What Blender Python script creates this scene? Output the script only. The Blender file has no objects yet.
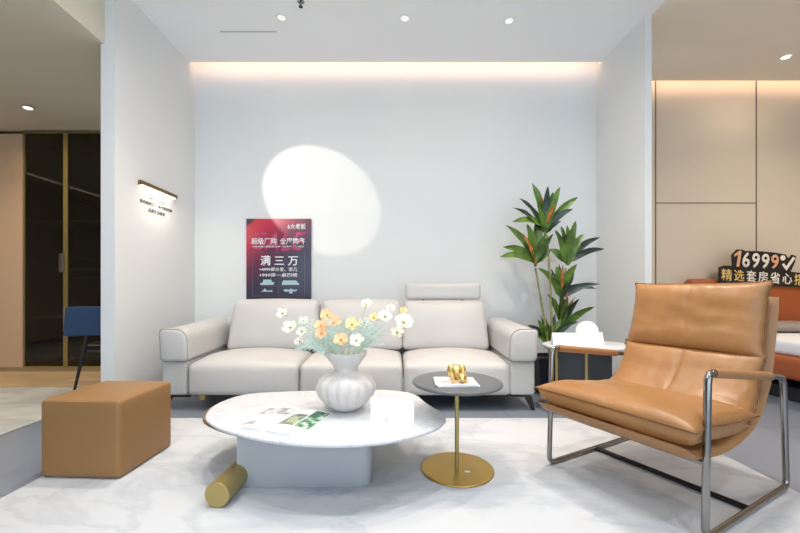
import bpy, bmesh, math, random
from mathutils import Vector, Matrix, noise
R_ = math.radians
PI = math.pi
sc = bpy.context.scene
COL = sc.collection
random.seed(7)
F, CX, CY = 370.0, 395.0, 290.0       # the lens, measured off the photograph (camera 1 m above the floor, looking along +Y)


def at(px, py, Y):
    return Vector(((px - CX) * Y / F, Y, 1 - (py - CY) * Y / F))


def atz(px, py, Z):
    Y = F * (1 - Z) / (py - CY)
    return Vector(((px - CX) * Y / F, Y, Z))


# ------------------------------------------------------------------ materials
def lin(c):
    return tuple(((v / 255) / 12.92 if v / 255 <= .04045 else (((v / 255) + .055) / 1.055) ** 2.4) for v in c) + (1,)


def mat(name, rgb, rough=.5, metal=0, bump=0, bscale=60, var=0, vscale=3, spec=.5, trans=0, emit=None, es=0, sheen=0, coat=0):
    m = bpy.data.materials.new(name)
    m.use_nodes = True
    nt = m.node_tree
    b = nt.nodes['Principled BSDF']
    b.inputs['Base Color'].default_value = lin(rgb)
    b.inputs['Roughness'].default_value = rough
    b.inputs['Metallic'].default_value = metal
    b.inputs['Specular IOR Level'].default_value = spec
    b.inputs['Transmission Weight'].default_value = trans
    b.inputs['Sheen Weight'].default_value = sheen
    b.inputs['Coat Weight'].default_value = coat
    if emit:
        b.inputs['Emission Color'].default_value = lin(emit)
        b.inputs['Emission Strength'].default_value = es
    tc = nt.nodes.new('ShaderNodeTexCoord')
    if bump:
        n = nt.nodes.new('ShaderNodeTexNoise')
        n.inputs['Scale'].default_value = bscale
        n.inputs['Detail'].default_value = 4
        bp = nt.nodes.new('ShaderNodeBump')
        bp.inputs['Strength'].default_value = bump
        bp.inputs['Distance'].default_value = .01
        nt.links.new(tc.outputs['Object'], n.inputs['Vector'])
        nt.links.new(n.outputs['Fac'], bp.inputs['Height'])
        nt.links.new(bp.outputs['Normal'], b.inputs['Normal'])
    if var:
        n = nt.nodes.new('ShaderNodeTexNoise')
        n.inputs['Scale'].default_value = vscale
        n.inputs['Detail'].default_value = 5
        r = nt.nodes.new('ShaderNodeValToRGB')
        r.color_ramp.elements[0].position = .3
        r.color_ramp.elements[1].position = .7
        r.color_ramp.elements[0].color = lin(tuple(max(0, v * (1 - var)) for v in rgb))
        r.color_ramp.elements[1].color = lin(tuple(min(255, v * (1 + var)) for v in rgb))
        nt.links.new(tc.outputs['Object'], n.inputs['Vector'])
        nt.links.new(n.outputs['Fac'], r.inputs['Fac'])
        nt.links.new(r.outputs['Color'], b.inputs['Base Color'])
    return m


def ramp_mat(name, stops, scale, detail=6, rough=.5, distort=0, stretch=(1, 1, 1), rot=0, spec=.5, second=None, bump=0, bscale=200, coords='Object', offset=(0, 0, 0)):
    """cloudy or veined surface: noise run through a colour ramp, optionally a second veil multiplied in"""
    m = mat(name, (200, 200, 200), rough, spec=spec, bump=bump, bscale=bscale)
    nt = m.node_tree
    b = nt.nodes['Principled BSDF']
    tc = nt.nodes.new('ShaderNodeTexCoord')
    mp = nt.nodes.new('ShaderNodeMapping')
    mp.inputs['Scale'].default_value = stretch
    mp.inputs['Rotation'].default_value = (0, 0, rot)
    mp.inputs['Location'].default_value = offset
    nt.links.new(tc.outputs[coords], mp.inputs['Vector'])

    def layer(scale, stops, distort):
        n = nt.nodes.new('ShaderNodeTexNoise')
        n.inputs['Scale'].default_value = scale
        n.inputs['Detail'].default_value = detail
        n.inputs['Roughness'].default_value = .6
        n.inputs['Distortion'].default_value = distort
        r = nt.nodes.new('ShaderNodeValToRGB')
        e = r.color_ramp.elements
        while len(e) < len(stops):
            e.new(.5)
        for k, (p, c) in enumerate(stops):
            e[k].position = p
            e[k].color = lin(c)
        nt.links.new(mp.outputs['Vector'], n.inputs['Vector'])
        nt.links.new(n.outputs['Fac'], r.inputs['Fac'])
        return r.outputs['Color']
    c = layer(scale, stops, distort)
    if second:
        c2 = layer(second[0], second[1], second[2])
        mx = nt.nodes.new('ShaderNodeMixRGB')
        mx.blend_type = 'MULTIPLY'
        mx.inputs['Fac'].default_value = 1
        nt.links.new(c, mx.inputs['Color1'])
        nt.links.new(c2, mx.inputs['Color2'])
        c = mx.outputs['Color']
    nt.links.new(c, b.inputs['Base Color'])
    return m


def tile_mat(name, rgb, mortar, w, h, rough, var=.04, msize=.006):
    m = mat(name, rgb, rough)
    nt = m.node_tree
    b = nt.nodes['Principled BSDF']
    tc = nt.nodes.new('ShaderNodeTexCoord')
    br = nt.nodes.new('ShaderNodeTexBrick')
    br.offset = 0.5 if w > 3 * h else 0
    br.inputs['Scale'].default_value = 1
    br.inputs['Brick Width'].default_value = w
    br.inputs['Row Height'].default_value = h
    br.inputs['Mortar Size'].default_value = msize
    br.inputs['Color1'].default_value = lin(tuple(v * (1 - var) for v in rgb))
    br.inputs['Color2'].default_value = lin(tuple(min(255, v * (1 + var)) for v in rgb))
    br.inputs['Mortar'].default_value = lin(mortar)
    nt.links.new(tc.outputs['Object'], br.inputs['Vector'])
    nt.links.new(br.outputs['Color'], b.inputs['Base Color'])
    return m


M = {}
M['wall'] = mat('white_plaster', (226, 227, 226), .7, bump=.03, bscale=120)
M['ceiling'] = mat('white_ceiling_paint', (246, 246, 246), .8)
M['warm_lit_ceiling'] = mat('ceiling_warm_light_tint', (240, 229, 212), .8)  # warm lamplight on the right bay ceiling, put into its colour
M['grey_ceiling'] = mat('grey_ceiling_paint', (222, 214, 196), .8)
M['panel'] = mat('beige_wall_panel', (214, 200, 180), .55)
M['beige_wall'] = mat('tan_wall_panel', (196, 168, 140), .55)
M['seam'] = mat('dark_panel_joint', (92, 80, 68), .6)
M['floor'] = tile_mat('grey_floor_tile', (132, 142, 156), (112, 120, 130), .9, .9, .28)
M['wood'] = tile_mat('oak_plank_floor', (212, 186, 146), (190, 160, 122), 1.2, .15, .35, .07, .003)
M['rug'] = ramp_mat('marbled_rug', [(0, (140, 148, 160)), (.30, (174, 182, 192)), (.38, (196, 202, 210)), (.46, (203, 208, 215)), (1, (201, 204, 206))], .75, 5, .95, .8, (1, 1.8, 1), .6,
                    second=(1.3, [(0, (255, 255, 255)), (.46, (255, 255, 255)), (.5, (238, 240, 243)), (.56, (255, 255, 255)), (1, (255, 255, 255))], .6), bump=.25, bscale=260, offset=(3.1, .4, 0))
M['rug_left'] = ramp_mat('pale_marbled_rug', [(0, (140, 142, 140)), (.42, (184, 186, 182)), (.6, (208, 208, 203)), (1, (188, 184, 172))], 1.6, 7, .95, 1.0, (1, 2, 1), .3, bump=.2, bscale=260)
M['sofa'] = mat('cream_leather', (194, 192, 190), .42, bump=.12, bscale=140, var=.015, vscale=2)
M['sofa_seam'] = mat('grey_leather_piping', (150, 147, 144), .5)
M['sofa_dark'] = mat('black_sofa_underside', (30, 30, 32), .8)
M['leather'] = mat('tan_leather', (162, 116, 70), .38, bump=.10, bscale=45, var=.05, vscale=3.5)
M['leather_dark'] = mat('brown_leather_piping', (118, 78, 42), .45, bump=.2, bscale=60)
M['leather_edge'] = mat('tan_shell_leather', (160, 116, 74), .45, bump=.15, bscale=80)
M['pouf'] = mat('camel_leather', (146, 108, 64), .5, bump=.12, bscale=150, var=.02, vscale=2)
M['pouf_seam'] = mat('camel_piping', (160, 112, 70), .5)
M['chrome'] = mat('smoky_chrome', (150, 148, 146), .16, 1)
M['darkmetal'] = mat('gunmetal', (62, 62, 66), .3, .9)
M['gold'] = mat('brushed_gold', (178, 160, 104), .42, .75, bump=.03, bscale=200)
M['goldplate'] = mat('satin_gold_plate', (190, 156, 84), .38, .8)
M['brightgold'] = mat('polished_gold', (230, 202, 134), .3, .9, bump=.15, bscale=40)
M['bronze'] = mat('bronze_underlayer', (150, 132, 96), .4, .7)
M['marble'] = ramp_mat('white_marble', [(0, (186, 190, 198)), (.38, (206, 209, 216)), (.46, (214, 217, 221)), (1, (216, 218, 222))], 1.6, 7, .32, 1.5, (1, 1.6, 1), .8,
                       second=(3.1, [(0, (255, 255, 255)), (.48, (255, 255, 255)), (.5, (230, 233, 238)), (.53, (255, 255, 255)), (1, (255, 255, 255))], 2.0))
M['greybase'] = mat('grey_lacquer', (176, 178, 182), .45)
M['stonetop'] = mat('grey_stone_top', (98, 99, 102), .3, var=.03, vscale=12)
M['paper'] = mat('white_card', (250, 250, 250), .5)
M['page'] = mat('white_page', (240, 242, 245), .35)
M['ceramic'] = mat('off_white_ceramic', (212, 207, 203), .45, bump=.05, bscale=90, var=.015, vscale=8)
M['petal_white'] = mat('white_petal', (250, 248, 238), .6)
M['petal_yellow'] = mat('cream_yellow_petal', (252, 238, 190), .6)
M['petal_orange'] = mat('apricot_petal', (254, 224, 184), .6)
M['centre_orange'] = mat('orange_flower_centre', (226, 140, 60), .7)
M['centre_green'] = mat('green_flower_centre', (150, 160, 90), .7)
M['stem_green'] = mat('pale_green_stem', (184, 204, 182), .6)
M['spray'] = mat('pale_blue_green_leaf', (206, 224, 212), .6)
M['leaf'] = mat('green_leaf', (78, 106, 40), .35, var=.3, vscale=9)
M['leaf_dark'] = mat('dark_leaf', (44, 62, 52), .35, var=.3, vscale=9)
M['leaf_orange'] = mat('orange_red_leaf', (190, 112, 58), .4, var=.25, vscale=14)
M['cane'] = mat('green_brown_cane', (132, 126, 78), .7, var=.2, vscale=30)
M['pot'] = mat('blue_black_pot', (28, 34, 46), .4)
M['soil'] = mat('dark_soil', (46, 36, 28), .9, bump=.6, bscale=60)
M['lampglass'] = mat('opal_glass', (250, 250, 252), .3, emit=(255, 252, 245), es=.25)
M['blackbox'] = mat('dark_grey_panel', (70, 72, 76), .35)
M['orange'] = mat('orange_leather', (164, 82, 36), .45, bump=.12, bscale=90)
M['mattress'] = mat('white_bed_linen', (236, 238, 242), .8)
M['greycloth'] = mat('taupe_cloth', (150, 138, 130), .85, bump=.2, bscale=120)
M['signblack'] = mat('black_sign_board', (26, 22, 20), .5)
M['signwhite'] = mat('white_sign_lettering', (236, 226, 212), .5)
M['signpeach'] = mat('peach_sign_lettering', (226, 170, 130), .5)
M['signyellow'] = mat('yellow_sign_lettering', (224, 190, 116), .5)
M['print_white'] = mat('white_print', (240, 238, 242), .5)
M['print_pink'] = mat('pink_print', (176, 70, 108), .5)
M['print_grey'] = mat('grey_print_line', (120, 104, 122), .5)
M['print_blue'] = mat('pale_blue_print', (170, 200, 206), .5)
M['letter_grey'] = mat('grey_wall_lettering', (92, 88, 80), .5)
M['brass'] = mat('brass', (126, 108, 74), .3, .9)
M['bluechair'] = mat('blue_fabric', (40, 66, 100), .8, bump=.2, bscale=200)
M['black'] = mat('black_metal', (16, 16, 18), .4)
M['darkwood'] = mat('dark_wardrobe_interior', (26, 30, 24), .5, var=.1, vscale=4)
M['shelf'] = mat('pale_oak_shelf', (176, 156, 122), .5)
M['clothes_grey'] = mat('grey_cloth', (120, 118, 112), .8)
M['trimwhite'] = mat('white_light_trim', (240, 240, 240), .4)
M['lens'] = mat('lit_lamp_lens', (255, 250, 240), .4, emit=(255, 246, 230), es=6)
M['lens_dim'] = mat('dim_lamp_lens', (240, 240, 240), .4, emit=(255, 240, 225), es=.5)
M['led'] = mat('lit_led_strip', (255, 235, 210), .4, emit=(255, 225, 195), es=5)
M['photo_green'] = ramp_mat('green_photograph', [(.3, (20, 66, 56)), (.44, (46, 116, 88)), (.54, (130, 170, 130)), (.6, (226, 236, 230)), (.7, (50, 84, 80))], 22, 4, .3)
M['photo_grey'] = ramp_mat('grey_photograph', [(.3, (120, 122, 134)), (.48, (180, 176, 184)), (.56, (235, 235, 235)), (.7, (140, 146, 140))], 24, 4, .3)
M['photo_olive'] = ramp_mat('olive_photograph', [(.3, (70, 80, 76)), (.45, (120, 136, 116)), (.55, (190, 200, 160)), (.7, (90, 110, 104))], 26, 4, .3)
M['photo_pink'] = ramp_mat('pink_photograph', [(.3, (170, 140, 136)), (.45, (226, 190, 186)), (.55, (240, 226, 220)), (.7, (196, 160, 140))], 22, 4, .3)
g = mat('smoked_glass', (110, 120, 100), .02, trans=1)
M['smoke'] = g


# ------------------------------------------------------------------ object helpers
def link(o, parent=None):
    COL.objects.link(o)
    if parent:
        o.parent = parent
    return o


def tag(o, label=None, cat=None, group=None, kind=None):
    if label: o['label'] = label
    if cat: o['category'] = cat
    if group: o['group'] = group
    if kind: o['kind'] = kind
    return o


def thing(name, label, cat, loc=(0, 0, 0), rotz=0, group=None):
    o = bpy.data.objects.new(name, None)
    o.empty_display_size = .1
    link(o)
    o.location = loc
    o.rotation_euler = (0, 0, rotz)
    return tag(o, label, cat, group)


class MB:
    """collects polygons for ONE mesh"""

    def __init__(self):
        self.v, self.f, self.m = [], [], []
        self.mi = 0

    def add(self, verts, faces):
        n = len(self.v)
        self.v += [Vector(p) for p in verts]
        for f in faces:
            self.f.append([n + i for i in f])
            self.m.append(self.mi)
        return self

    def box(self, x0, x1, y0, y1, z0, z1):
        v = [(x, y, z) for z in (z0, z1) for y in (y0, y1) for x in (x0, x1)]
        return self.add(v, [(0, 2, 3, 1), (4, 5, 7, 6), (0, 1, 5, 4), (2, 6, 7, 3), (0, 4, 6, 2), (1, 3, 7, 5)])

    def grid(self, fn, nu, nv, wrapu=False, wrapv=False):
        vs = [fn(i / (nu if wrapu else nu - 1), j / (nv if wrapv else nv - 1)) for j in range(nv) for i in range(nu)]
        fs = []
        for j in range(nv if wrapv else nv - 1):
            for i in range(nu if wrapu else nu - 1):
                a, b = i, (i + 1) % nu
                c, d = j, (j + 1) % nv
                fs.append((c * nu + a, c * nu + b, d * nu + b, d * nu + a))
        return self.add(vs, fs)

    def rbox(self, c, size, r, seg=6, rs=4, fn=None):
        """rounded box centred on c; fn deforms points given in box-local coordinates"""
        h = [s / 2 for s in size]
        r = min(r, min(h) * .999)
        c = Vector(c)

        def ts(k):
            a = [-h[k] + r * (1 - math.cos(t / rs * PI / 2)) for t in range(rs)]
            mid = [-h[k] + r + (2 * h[k] - 2 * r) * t / seg for t in range(seg + 1)]
            return a + mid + [-x for x in reversed(a)]
        T = [ts(0), ts(1), ts(2)]

        def rounded(p):
            q = [max(-(h[k] - r), min(h[k] - r, p[k])) for k in range(3)]
            d = Vector([p[k] - q[k] for k in range(3)])
            if d.length > 1e-9:
                d = d.normalized() * r
            return Vector(q) + d
        for ax in range(3):
            u, w = (ax + 1) % 3, (ax + 2) % 3
            for s in (-1, 1):
                vs = []
                for b in T[w]:
                    for a in T[u]:
                        p = [0, 0, 0]
                        p[ax], p[u], p[w] = s * h[ax], a, b
                        p = rounded(p)
                        if fn: p = fn(p)
                        vs.append(c + Vector(p))
                n = len(T[u])
                fs = []
                for j in range(len(T[w]) - 1):
                    for i in range(n - 1):
                        q = (j * n + i, j * n + i + 1, (j + 1) * n + i + 1, (j + 1) * n + i)
                        fs.append(q if s > 0 else q[::-1])
                self.add(vs, fs)
        return self

    def tube(self, pts, r, n=12, closed=False, cap=True, rfn=None):
        pts = [Vector(p) for p in pts]
        m = len(pts)
        tang = []
        for i in range(m):
            a = pts[(i - 1) % m] if (closed or i) else pts[0]
            b = pts[(i + 1) % m] if (closed or i < m - 1) else pts[-1]
            tang.append((b - a).normalized())
        up = Vector((0, 0, 1)) if abs(tang[0].z) < .9 else Vector((1, 0, 0))
        nrm = (up - tang[0] * up.dot(tang[0])).normalized()
        rings = []
        for i in range(m):
            nrm = (nrm - tang[i] * nrm.dot(tang[i]))
            nrm = nrm.normalized() if nrm.length > 1e-6 else tang[i].orthogonal().normalized()
            bi = tang[i].cross(nrm)
            rr = rfn(i / (m - 1)) if rfn else r
            rings.append([pts[i] + (nrm * math.cos(2 * PI * k / n) + bi * math.sin(2 * PI * k / n)) * rr for k in range(n)])
        vs = [p for rg in rings for p in rg]
        fs = []
        for i in range(m if closed else m - 1):
            for k in range(n):
                a, b = i * n, ((i + 1) % m) * n
                fs.append((a + k, a + (k + 1) % n, b + (k + 1) % n, b + k))
        if cap and not closed:
            fs.append(tuple(range(n))[::-1])
            fs.append(tuple((m - 1) * n + k for k in range(n)))
        return self.add(vs, fs)

    def lathe(self, prof, c=(0, 0, 0), n=32, rib=None, axis='z'):
        c = Vector(c)
        vs = []
        for (r, z) in prof:
            for k in range(n):
                a = 2 * PI * k / n
                rr = r * (rib(a, z) if rib else 1)
                p = Vector((rr * math.cos(a), rr * math.sin(a), z))
                if axis == 'y': p = Vector((p.x, p.z, -p.y))
                if axis == 'x': p = Vector((p.z, p.x, p.y))
                vs.append(c + p)
        fs = []
        for i in range(len(prof) - 1):
            for k in range(n):
                fs.append((i * n + k, i * n + (k + 1) % n, (i + 1) * n + (k + 1) % n, (i + 1) * n + k))
        fs.append(tuple(range(n))[::-1])
        fs.append(tuple((len(prof) - 1) * n + k for k in range(n)))
        return self.add(vs, fs)

    def prism(self, outline, z0, z1, bev=.0):
        """closed outline [(x,y)] extruded in z, with a small bevel"""
        n = len(outline)
        cx = sum(p[0] for p in outline) / n
        cy = sum(p[1] for p in outline) / n

        def ring(z, inset):
            o = []
            for i, (x, y) in enumerate(outline):
                x0, y0 = outline[i - 1]
                x1, y1 = outline[(i + 1) % n]
                t = Vector((x1 - x0, y1 - y0))
                nn = Vector((-t.y, t.x)).normalized()
                if nn.dot(Vector((cx - x, cy - y))) < 0: nn = -nn
                o.append((x + nn.x * inset, y + nn.y * inset, z))
            return o
        if bev:
            rings = [ring(z0, bev), ring(z0 + bev, 0), ring(z1 - bev, 0), ring(z1 - bev * .3, bev * .3), ring(z1, bev)]
        else:
            rings = [ring(z0, 0), ring(z1, 0)]
        vs = [p for r in rings for p in r]
        fs = []
        for i in range(len(rings) - 1):
            for k in range(n):
                fs.append((i * n + k, i * n + (k + 1) % n, (i + 1) * n + (k + 1) % n, (i + 1) * n + k))
        fs.append(tuple(range(n))[::-1])
        fs.append(tuple((len(rings) - 1) * n + k for k in range(n)))
        return self.add(vs, fs)

    def build(self, name, mats, parent=None, smooth=True, angle=35, weld=True):
        me = bpy.data.meshes.new(name)
        me.from_pydata([tuple(p) for p in self.v], [], self.f)
        if not isinstance(mats, (list, tuple)): mats = [mats]
        for m in mats: me.materials.append(m)
        for p, i in zip(me.polygons, self.m): p.material_index = i
        bm = bmesh.new()
        bm.from_mesh(me)
        if weld: bmesh.ops.remove_doubles(bm, verts=bm.verts, dist=2e-5)
        bmesh.ops.recalc_face_normals(bm, faces=bm.faces)
        bm.to_mesh(me)
        bm.free()
        if smooth:
            for p in me.polygons: p.use_smooth = True
            try:
                me.set_sharp_from_angle(angle=R_(angle))
            except Exception:
                pass
        o = bpy.data.objects.new(name, me)
        return link(o, parent)


def fillet(pts, r, n=6, closed=False):
    pts = [Vector(p) for p in pts]
    out = []
    m = len(pts)
    for i in range(m):
        if not closed and i in (0, m - 1):
            out.append(pts[i])
            continue
        p, a, b = pts[i], pts[i - 1], pts[(i + 1) % m]
        da, db = (a - p), (b - p)
        rr = min(r, da.length * .45, db.length * .45)
        s, e = p + da.normalized() * rr, p + db.normalized() * rr
        for k in range(n + 1):
            t = k / n
            out.append(s * (1 - t) ** 2 + p * 2 * t * (1 - t) + e * t * t)
    return out


def smooth_curve(pts, n, closed=False):
    """Catmull-Rom resampling"""
    pts = [Vector(p) for p in pts]
    m = len(pts)
    segs = m if closed else m - 1
    out = []
    for s in range(segs):
        if closed:
            p0, p1, p2, p3 = pts[(s - 1) % m], pts[s], pts[(s + 1) % m], pts[(s + 2) % m]
        else:
            p0, p1, p2, p3 = pts[max(s - 1, 0)], pts[s], pts[s + 1], pts[min(s + 2, m - 1)]
        for k in range(n):
            t = k / n
            out.append(.5 * ((2 * p1) + (p2 - p0) * t + (2 * p0 - 5 * p1 + 4 * p2 - p3) * t * t + (3 * p1 - p0 - 3 * p2 + p3) * t ** 3))
    if not closed: out.append(pts[-1])
    return out


def even(pts, n):
    """resample a polyline to n evenly spaced points"""
    L = [0]
    for a, b in zip(pts, pts[1:]): L.append(L[-1] + (b - a).length)
    out = []
    j = 0
    for k in range(n):
        s = L[-1] * k / (n - 1)
        while j < len(L) - 2 and L[j + 1] < s: j += 1
        t = (s - L[j]) / max(L[j + 1] - L[j], 1e-9)
        out.append(pts[j].lerp(pts[j + 1], min(1, t)))
    return out


def text(name, s, parent, m, pos, right, up, height=None, width=None, depth=.002, bold=0, shear=0, space=1.0, align='LEFT'):
    """lettering as a mesh: stands at pos, runs along right, rises along up"""
    cu = bpy.data.curves.new(name, 'FONT')
    cu.body = s
    cu.size = 1
    cu.extrude = 0
    cu.offset = bold
    cu.shear = shear
    cu.space_character = space
    cu.resolution_u = 3
    t = bpy.data.objects.new(name, cu)
    COL.objects.link(t)
    dg = bpy.context.evaluated_depsgraph_get()
    me = bpy.data.meshes.new_from_object(t.evaluated_get(dg))
    bpy.data.objects.remove(t)
    bpy.data.curves.remove(cu)
    xs = [v.co.x for v in me.vertices]
    ys = [v.co.y for v in me.vertices]
    x0, x1, y0, y1 = min(xs), max(xs), min(ys), max(ys)
    sy = (height / (y1 - y0)) if height else None
    sx = (width / (x1 - x0)) if width else sy
    if sy is None: sy = sx
    right, up = Vector(right).normalized(), Vector(up).normalized()
    nrm = right.cross(up)
    pos = Vector(pos)
    off = 0 if align == 'LEFT' else -(x1 - x0) * sx / 2
    bm = bmesh.new()
    bm.from_mesh(me)
    for v in bm.verts:
        v.co = pos + right * ((v.co.x - x0) * sx + off) + up * ((v.co.y - y0) * sy)
    geom = bmesh.ops.extrude_face_region(bm, geom=bm.faces[:])
    bmesh.ops.translate(bm, vec=nrm * depth, verts=[e for e in geom['geom'] if isinstance(e, bmesh.types.BMVert)])
    bmesh.ops.recalc_face_normals(bm, faces=bm.faces)
    bm.to_mesh(me)
    bm.free()
    me.materials.clear()
    me.materials.append(m)
    o = bpy.data.objects.new(name, me)
    return link(o, parent)


def struct(name, mb, m, smooth=False):
    return tag(mb.build(name, m, smooth=smooth), kind='structure')


# ------------------------------------------------------------------ the room
WL, WR, WY, CZ = -2.22, 2.23, 4.10, 3.45
struct('floor', MB().box(-7, 7, -3.2, 6, -.1, 0), M['floor'])
struct('floor_wood', MB().box(-7, -2.33, 3.80, 4.62, 0, .006), M['wood'])
struct('ceiling', MB().box(-2.33, 2.29, -3.2, 3.98, CZ, CZ + .06), M['ceiling'])
struct('ceiling_right', MB().box(2.29, 7, -3.2, 4.33, CZ, CZ + .06), M['warm_lit_ceiling'])
struct('ceiling_roof', MB().box(-7.1, 7.1, -3.3, 6, 3.72, 3.8), M['ceiling'])  # cap over the whole room, added to stop sky light leaking in
struct('ceiling_low', MB().box(-7, -2.33, -3.2, 4.56, 2.95, 3.0), M['grey_ceiling'])
struct('trim_1', MB().box(-2.33, -2.30, -3.2, 2.93, 2.95, CZ), M['grey_ceiling'])
struct('wall_back', MB().box(-2.33, 2.36, WY, WY + .1, 0, 3.72), M['wall'])
struct('wall_left', MB().box(-2.33, WL, 2.93, WY, 0, 3.72), M['wall'])
struct('wall_right', MB().box(WR, WR + .06, 3.30, WY, 0, 3.72), M['wall'])
struct('wall_right_rear', MB().box(2.36, 7, 4.45, 4.55, 0, 3.72), M['panel'])
struct('trim_2', MB().box(3.13, 3.138, 4.443, 4.452, 0, 3.6).box(4.338, 4.346, 4.443, 4.452, 0, 3.6).box(3.138, 4.338, 4.443, 4.452, 2.043, 2.050), M['seam'])
struct('wall_left_rear', MB().box(-7, -4.53, 4.5, 5.2, .06, 2.90), M['beige_wall'])
struct('baseboard_left', MB().box(-7, -2.33, 4.53, 5.2, 0, .06), M['shelf'])
struct('wall_far_left', MB().box(-7.1, -7, -3.3, 6, 0, 3.72), M['beige_wall'])
struct('wall_far_right', MB().box(7, 7.1, -3.3, 6, 0, 3.72), M['panel'])
struct('wall_rear', MB().box(-7, -2.33, 5.2, 5.3, 0, 3.72), M['beige_wall'])
# unseen shopfront behind the camera: ends closed to darken side bays, daylight between
struct('wall_front', MB().box(-7, -3.4, -3.3, -3.2, 0, 3.72).box(4.4, 7, -3.3, -3.2, 0, 3.72).box(-3.4, 4.4, -3.3, -3.2, 3.3, 3.72), M['wall'])
# access slit in the ceiling
struct('trim_3', MB().box(-1.66, -1.12, 3.505, 3.515, CZ - .002, CZ + .01), mat('pale_slit', (168, 167, 166), .6))


# ------------------------------------------------------------------ lamps
def light(kind, name, loc, energy, color, parent=None, size=.1, aim=None, spot=60, blend=.5, shape='DISK', sy=None, spread=180):
    d = bpy.data.lights.new(name, kind)
    d.energy = energy
    d.color = color
    if kind == 'AREA':
        d.shape = shape
        d.size = size
        if sy: d.size_y = sy
        d.spread = R_(spread)
    elif kind == 'SPOT':
        d.spot_size = R_(spot)
        d.spot_blend = blend
        d.shadow_soft_size = size
    o = bpy.data.objects.new(name, d)
    link(o)
    o.location = loc
    if aim is not None:
        o.rotation_euler = (Vector(aim) - Vector(loc)).to_track_quat('-Z', 'Y').to_euler()
    return o


WARM = (1, .80, .60)
NEUT = (1, .93, .86)


def downlight(x, y, z, label, energy=18, color=WARM, dim=False, group='recessed ceiling downlights', r=.038, spread=160):
    t = thing('ceiling_downlight', label, 'ceiling light', (x, y, z), 0, group)
    MB().lathe([(r, .0), (r * 1.35, -.001), (r * 1.42, -.004), (r * 1.3, -.008), (r, -.004), (r * .98, 0)], n=28).build('trim_ring', M['trimwhite'], t)
    MB().lathe([(r * .96, -.001), (r * .5, -.0035)], n=24).build('lens', M['lens_dim' if dim else 'lens'], t)
    light('AREA', 'downlight_lamp', (x, y, z - .02), energy, color, size=r * 2, spread=spread)
    return t


downlight(-1.02, 3.33, CZ, 'round recessed downlight, leftmost of three before the back wall', 2, WARM, True)
downlight(.09, 3.34, CZ, 'round recessed downlight, middle of three before the back wall', 2, WARM, True)
downlight(1.04, 3.37, CZ, 'round recessed downlight, rightmost of three before the back wall', 2, WARM, True)
downlight(4.11, 3.89, CZ, 'lit recessed downlight above the beige panelled wall and bed', 4, WARM)
downlight(-3.89, 3.92, 2.93, 'lit recessed downlight in the low grey ceiling by the wardrobe', 9, (1, .74, .48))
# unseen fill lamps added overhead, with trim rings to give them a source
for i, (x, y) in enumerate([(-1.3, 1.7), (0, 1.7), (1.5, 1.9), (-1.2, 0), (1.2, 0)]):
    light('AREA', 'ceiling_fill_lamp', (x, y, CZ - .03), 17, (1, .95, .90), size=.14, spread=160)
    q = MB().lathe([(.065, 0), (.09, -.001), (.092, -.006), (.065, -.004)], (x, y, CZ), 24).build('ceiling_downlight', M['trimwhite'])
    tag(q, 'round downlight trim added unseen above the seating area for a fill lamp', 'ceiling light', 'added fill downlights overhead')
light('AREA', 'ceiling_fill_lamp', (4.6, 2.6, CZ - .03), 36, WARM, size=.3, spread=140)  # unseen lamp added to brighten the right bay
light('AREA', 'ceiling_fill_lamp', (-4.6, 3.0, 2.9), 20, WARM, size=.3, spread=140)  # likewise added unseen, brightens the left bay

for x, e in ((-1.3, 9), (.1, 6), (1.4, 11)):  # unseen lamps added overhead to warm the sofa tops
    light('AREA', 'sofa_fill_lamp', (x, 2.62, CZ - .03), e, (1, .84, .66), size=.1, spread=85)
# cove strips: an LED tape lies on the ledge above each ceiling slot
cv = tag(MB().box(WL + .02, WR - .02, 3.87, 3.88, CZ + .19, CZ + .21).build('led_strip', M['led'], smooth=False), 'warm light strip hidden in the slot above the back wall', 'light strip')
light('AREA', 'cove_lamp', ((WL + WR) / 2, 3.93, CZ + .2), 7, (1, .66, .50), size=WR - WL - .1, shape='RECTANGLE', sy=.09, aim=((WL + WR) / 2, 4.10, CZ - .1))
cv2 = tag(MB().box(2.4, 6.9, 4.21, 4.22, CZ + .19, CZ + .21).build('led_strip', M['led'], smooth=False), 'warm light strip hidden above the beige panelled wall', 'light strip')
light('AREA', 'cove_lamp', (4.65, 4.28, CZ + .2), 9, (1, .70, .55), size=4.4, shape='RECTANGLE', sy=.09, aim=(4.65, 4.45, CZ - .1))
# linear lamp in the low ceiling; the wardrobe glass mirrors it
ll = tag(MB().box(-6.12, -6.08, 0.6, 3.9, 2.92, 2.935).build('linear_ceiling_light', mat('lit_linear_diffuser', (255, 240, 220), .4, emit=(255, 235, 205), es=.8), smooth=False), 'long thin linear light in the low ceiling', 'ceiling light')

# framing projector that throws the oval of light on the back wall
sp = Vector((-2.13, 2.12, 3.0))
tgt = Vector((-.905, WY, 2.065))
pt = thing('projector_spotlight', 'white framing projector on the ceiling throwing an oval of light', 'spotlight', (sp.x, sp.y, CZ))
MB().tube([(0, 0, 0), (0, 0, -.42)], .01).build('stem', M['trimwhite'], pt)
dr = (tgt - sp).normalized()
MB().tube([-dr * .16 + Vector((0, 0, sp.z - CZ)), -dr * .02 + Vector((0, 0, sp.z - CZ))], .045, 24).build('head', M['trimwhite'], pt)
light('SPOT', 'projector_lamp', sp, 125, (1, .93, .80), aim=tgt, spot=25.4, blend=.16, size=.02)

# sprinkler head
t = thing('sprinkler_head', 'small ceiling sprinkler hanging above the left downlight', 'sprinkler', (-.80, 3.14, CZ))
MB().lathe([(.03, .004), (.03, -.006), (.01, -.008), (.01, -.04)], n=16).build('pipe', M['chrome'], t)
MB().lathe([(.004, -.04), (.018, -.045), (.018, -.048), (.004, -.05)], n=16).build('deflector', M['darkmetal'], t)

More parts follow.
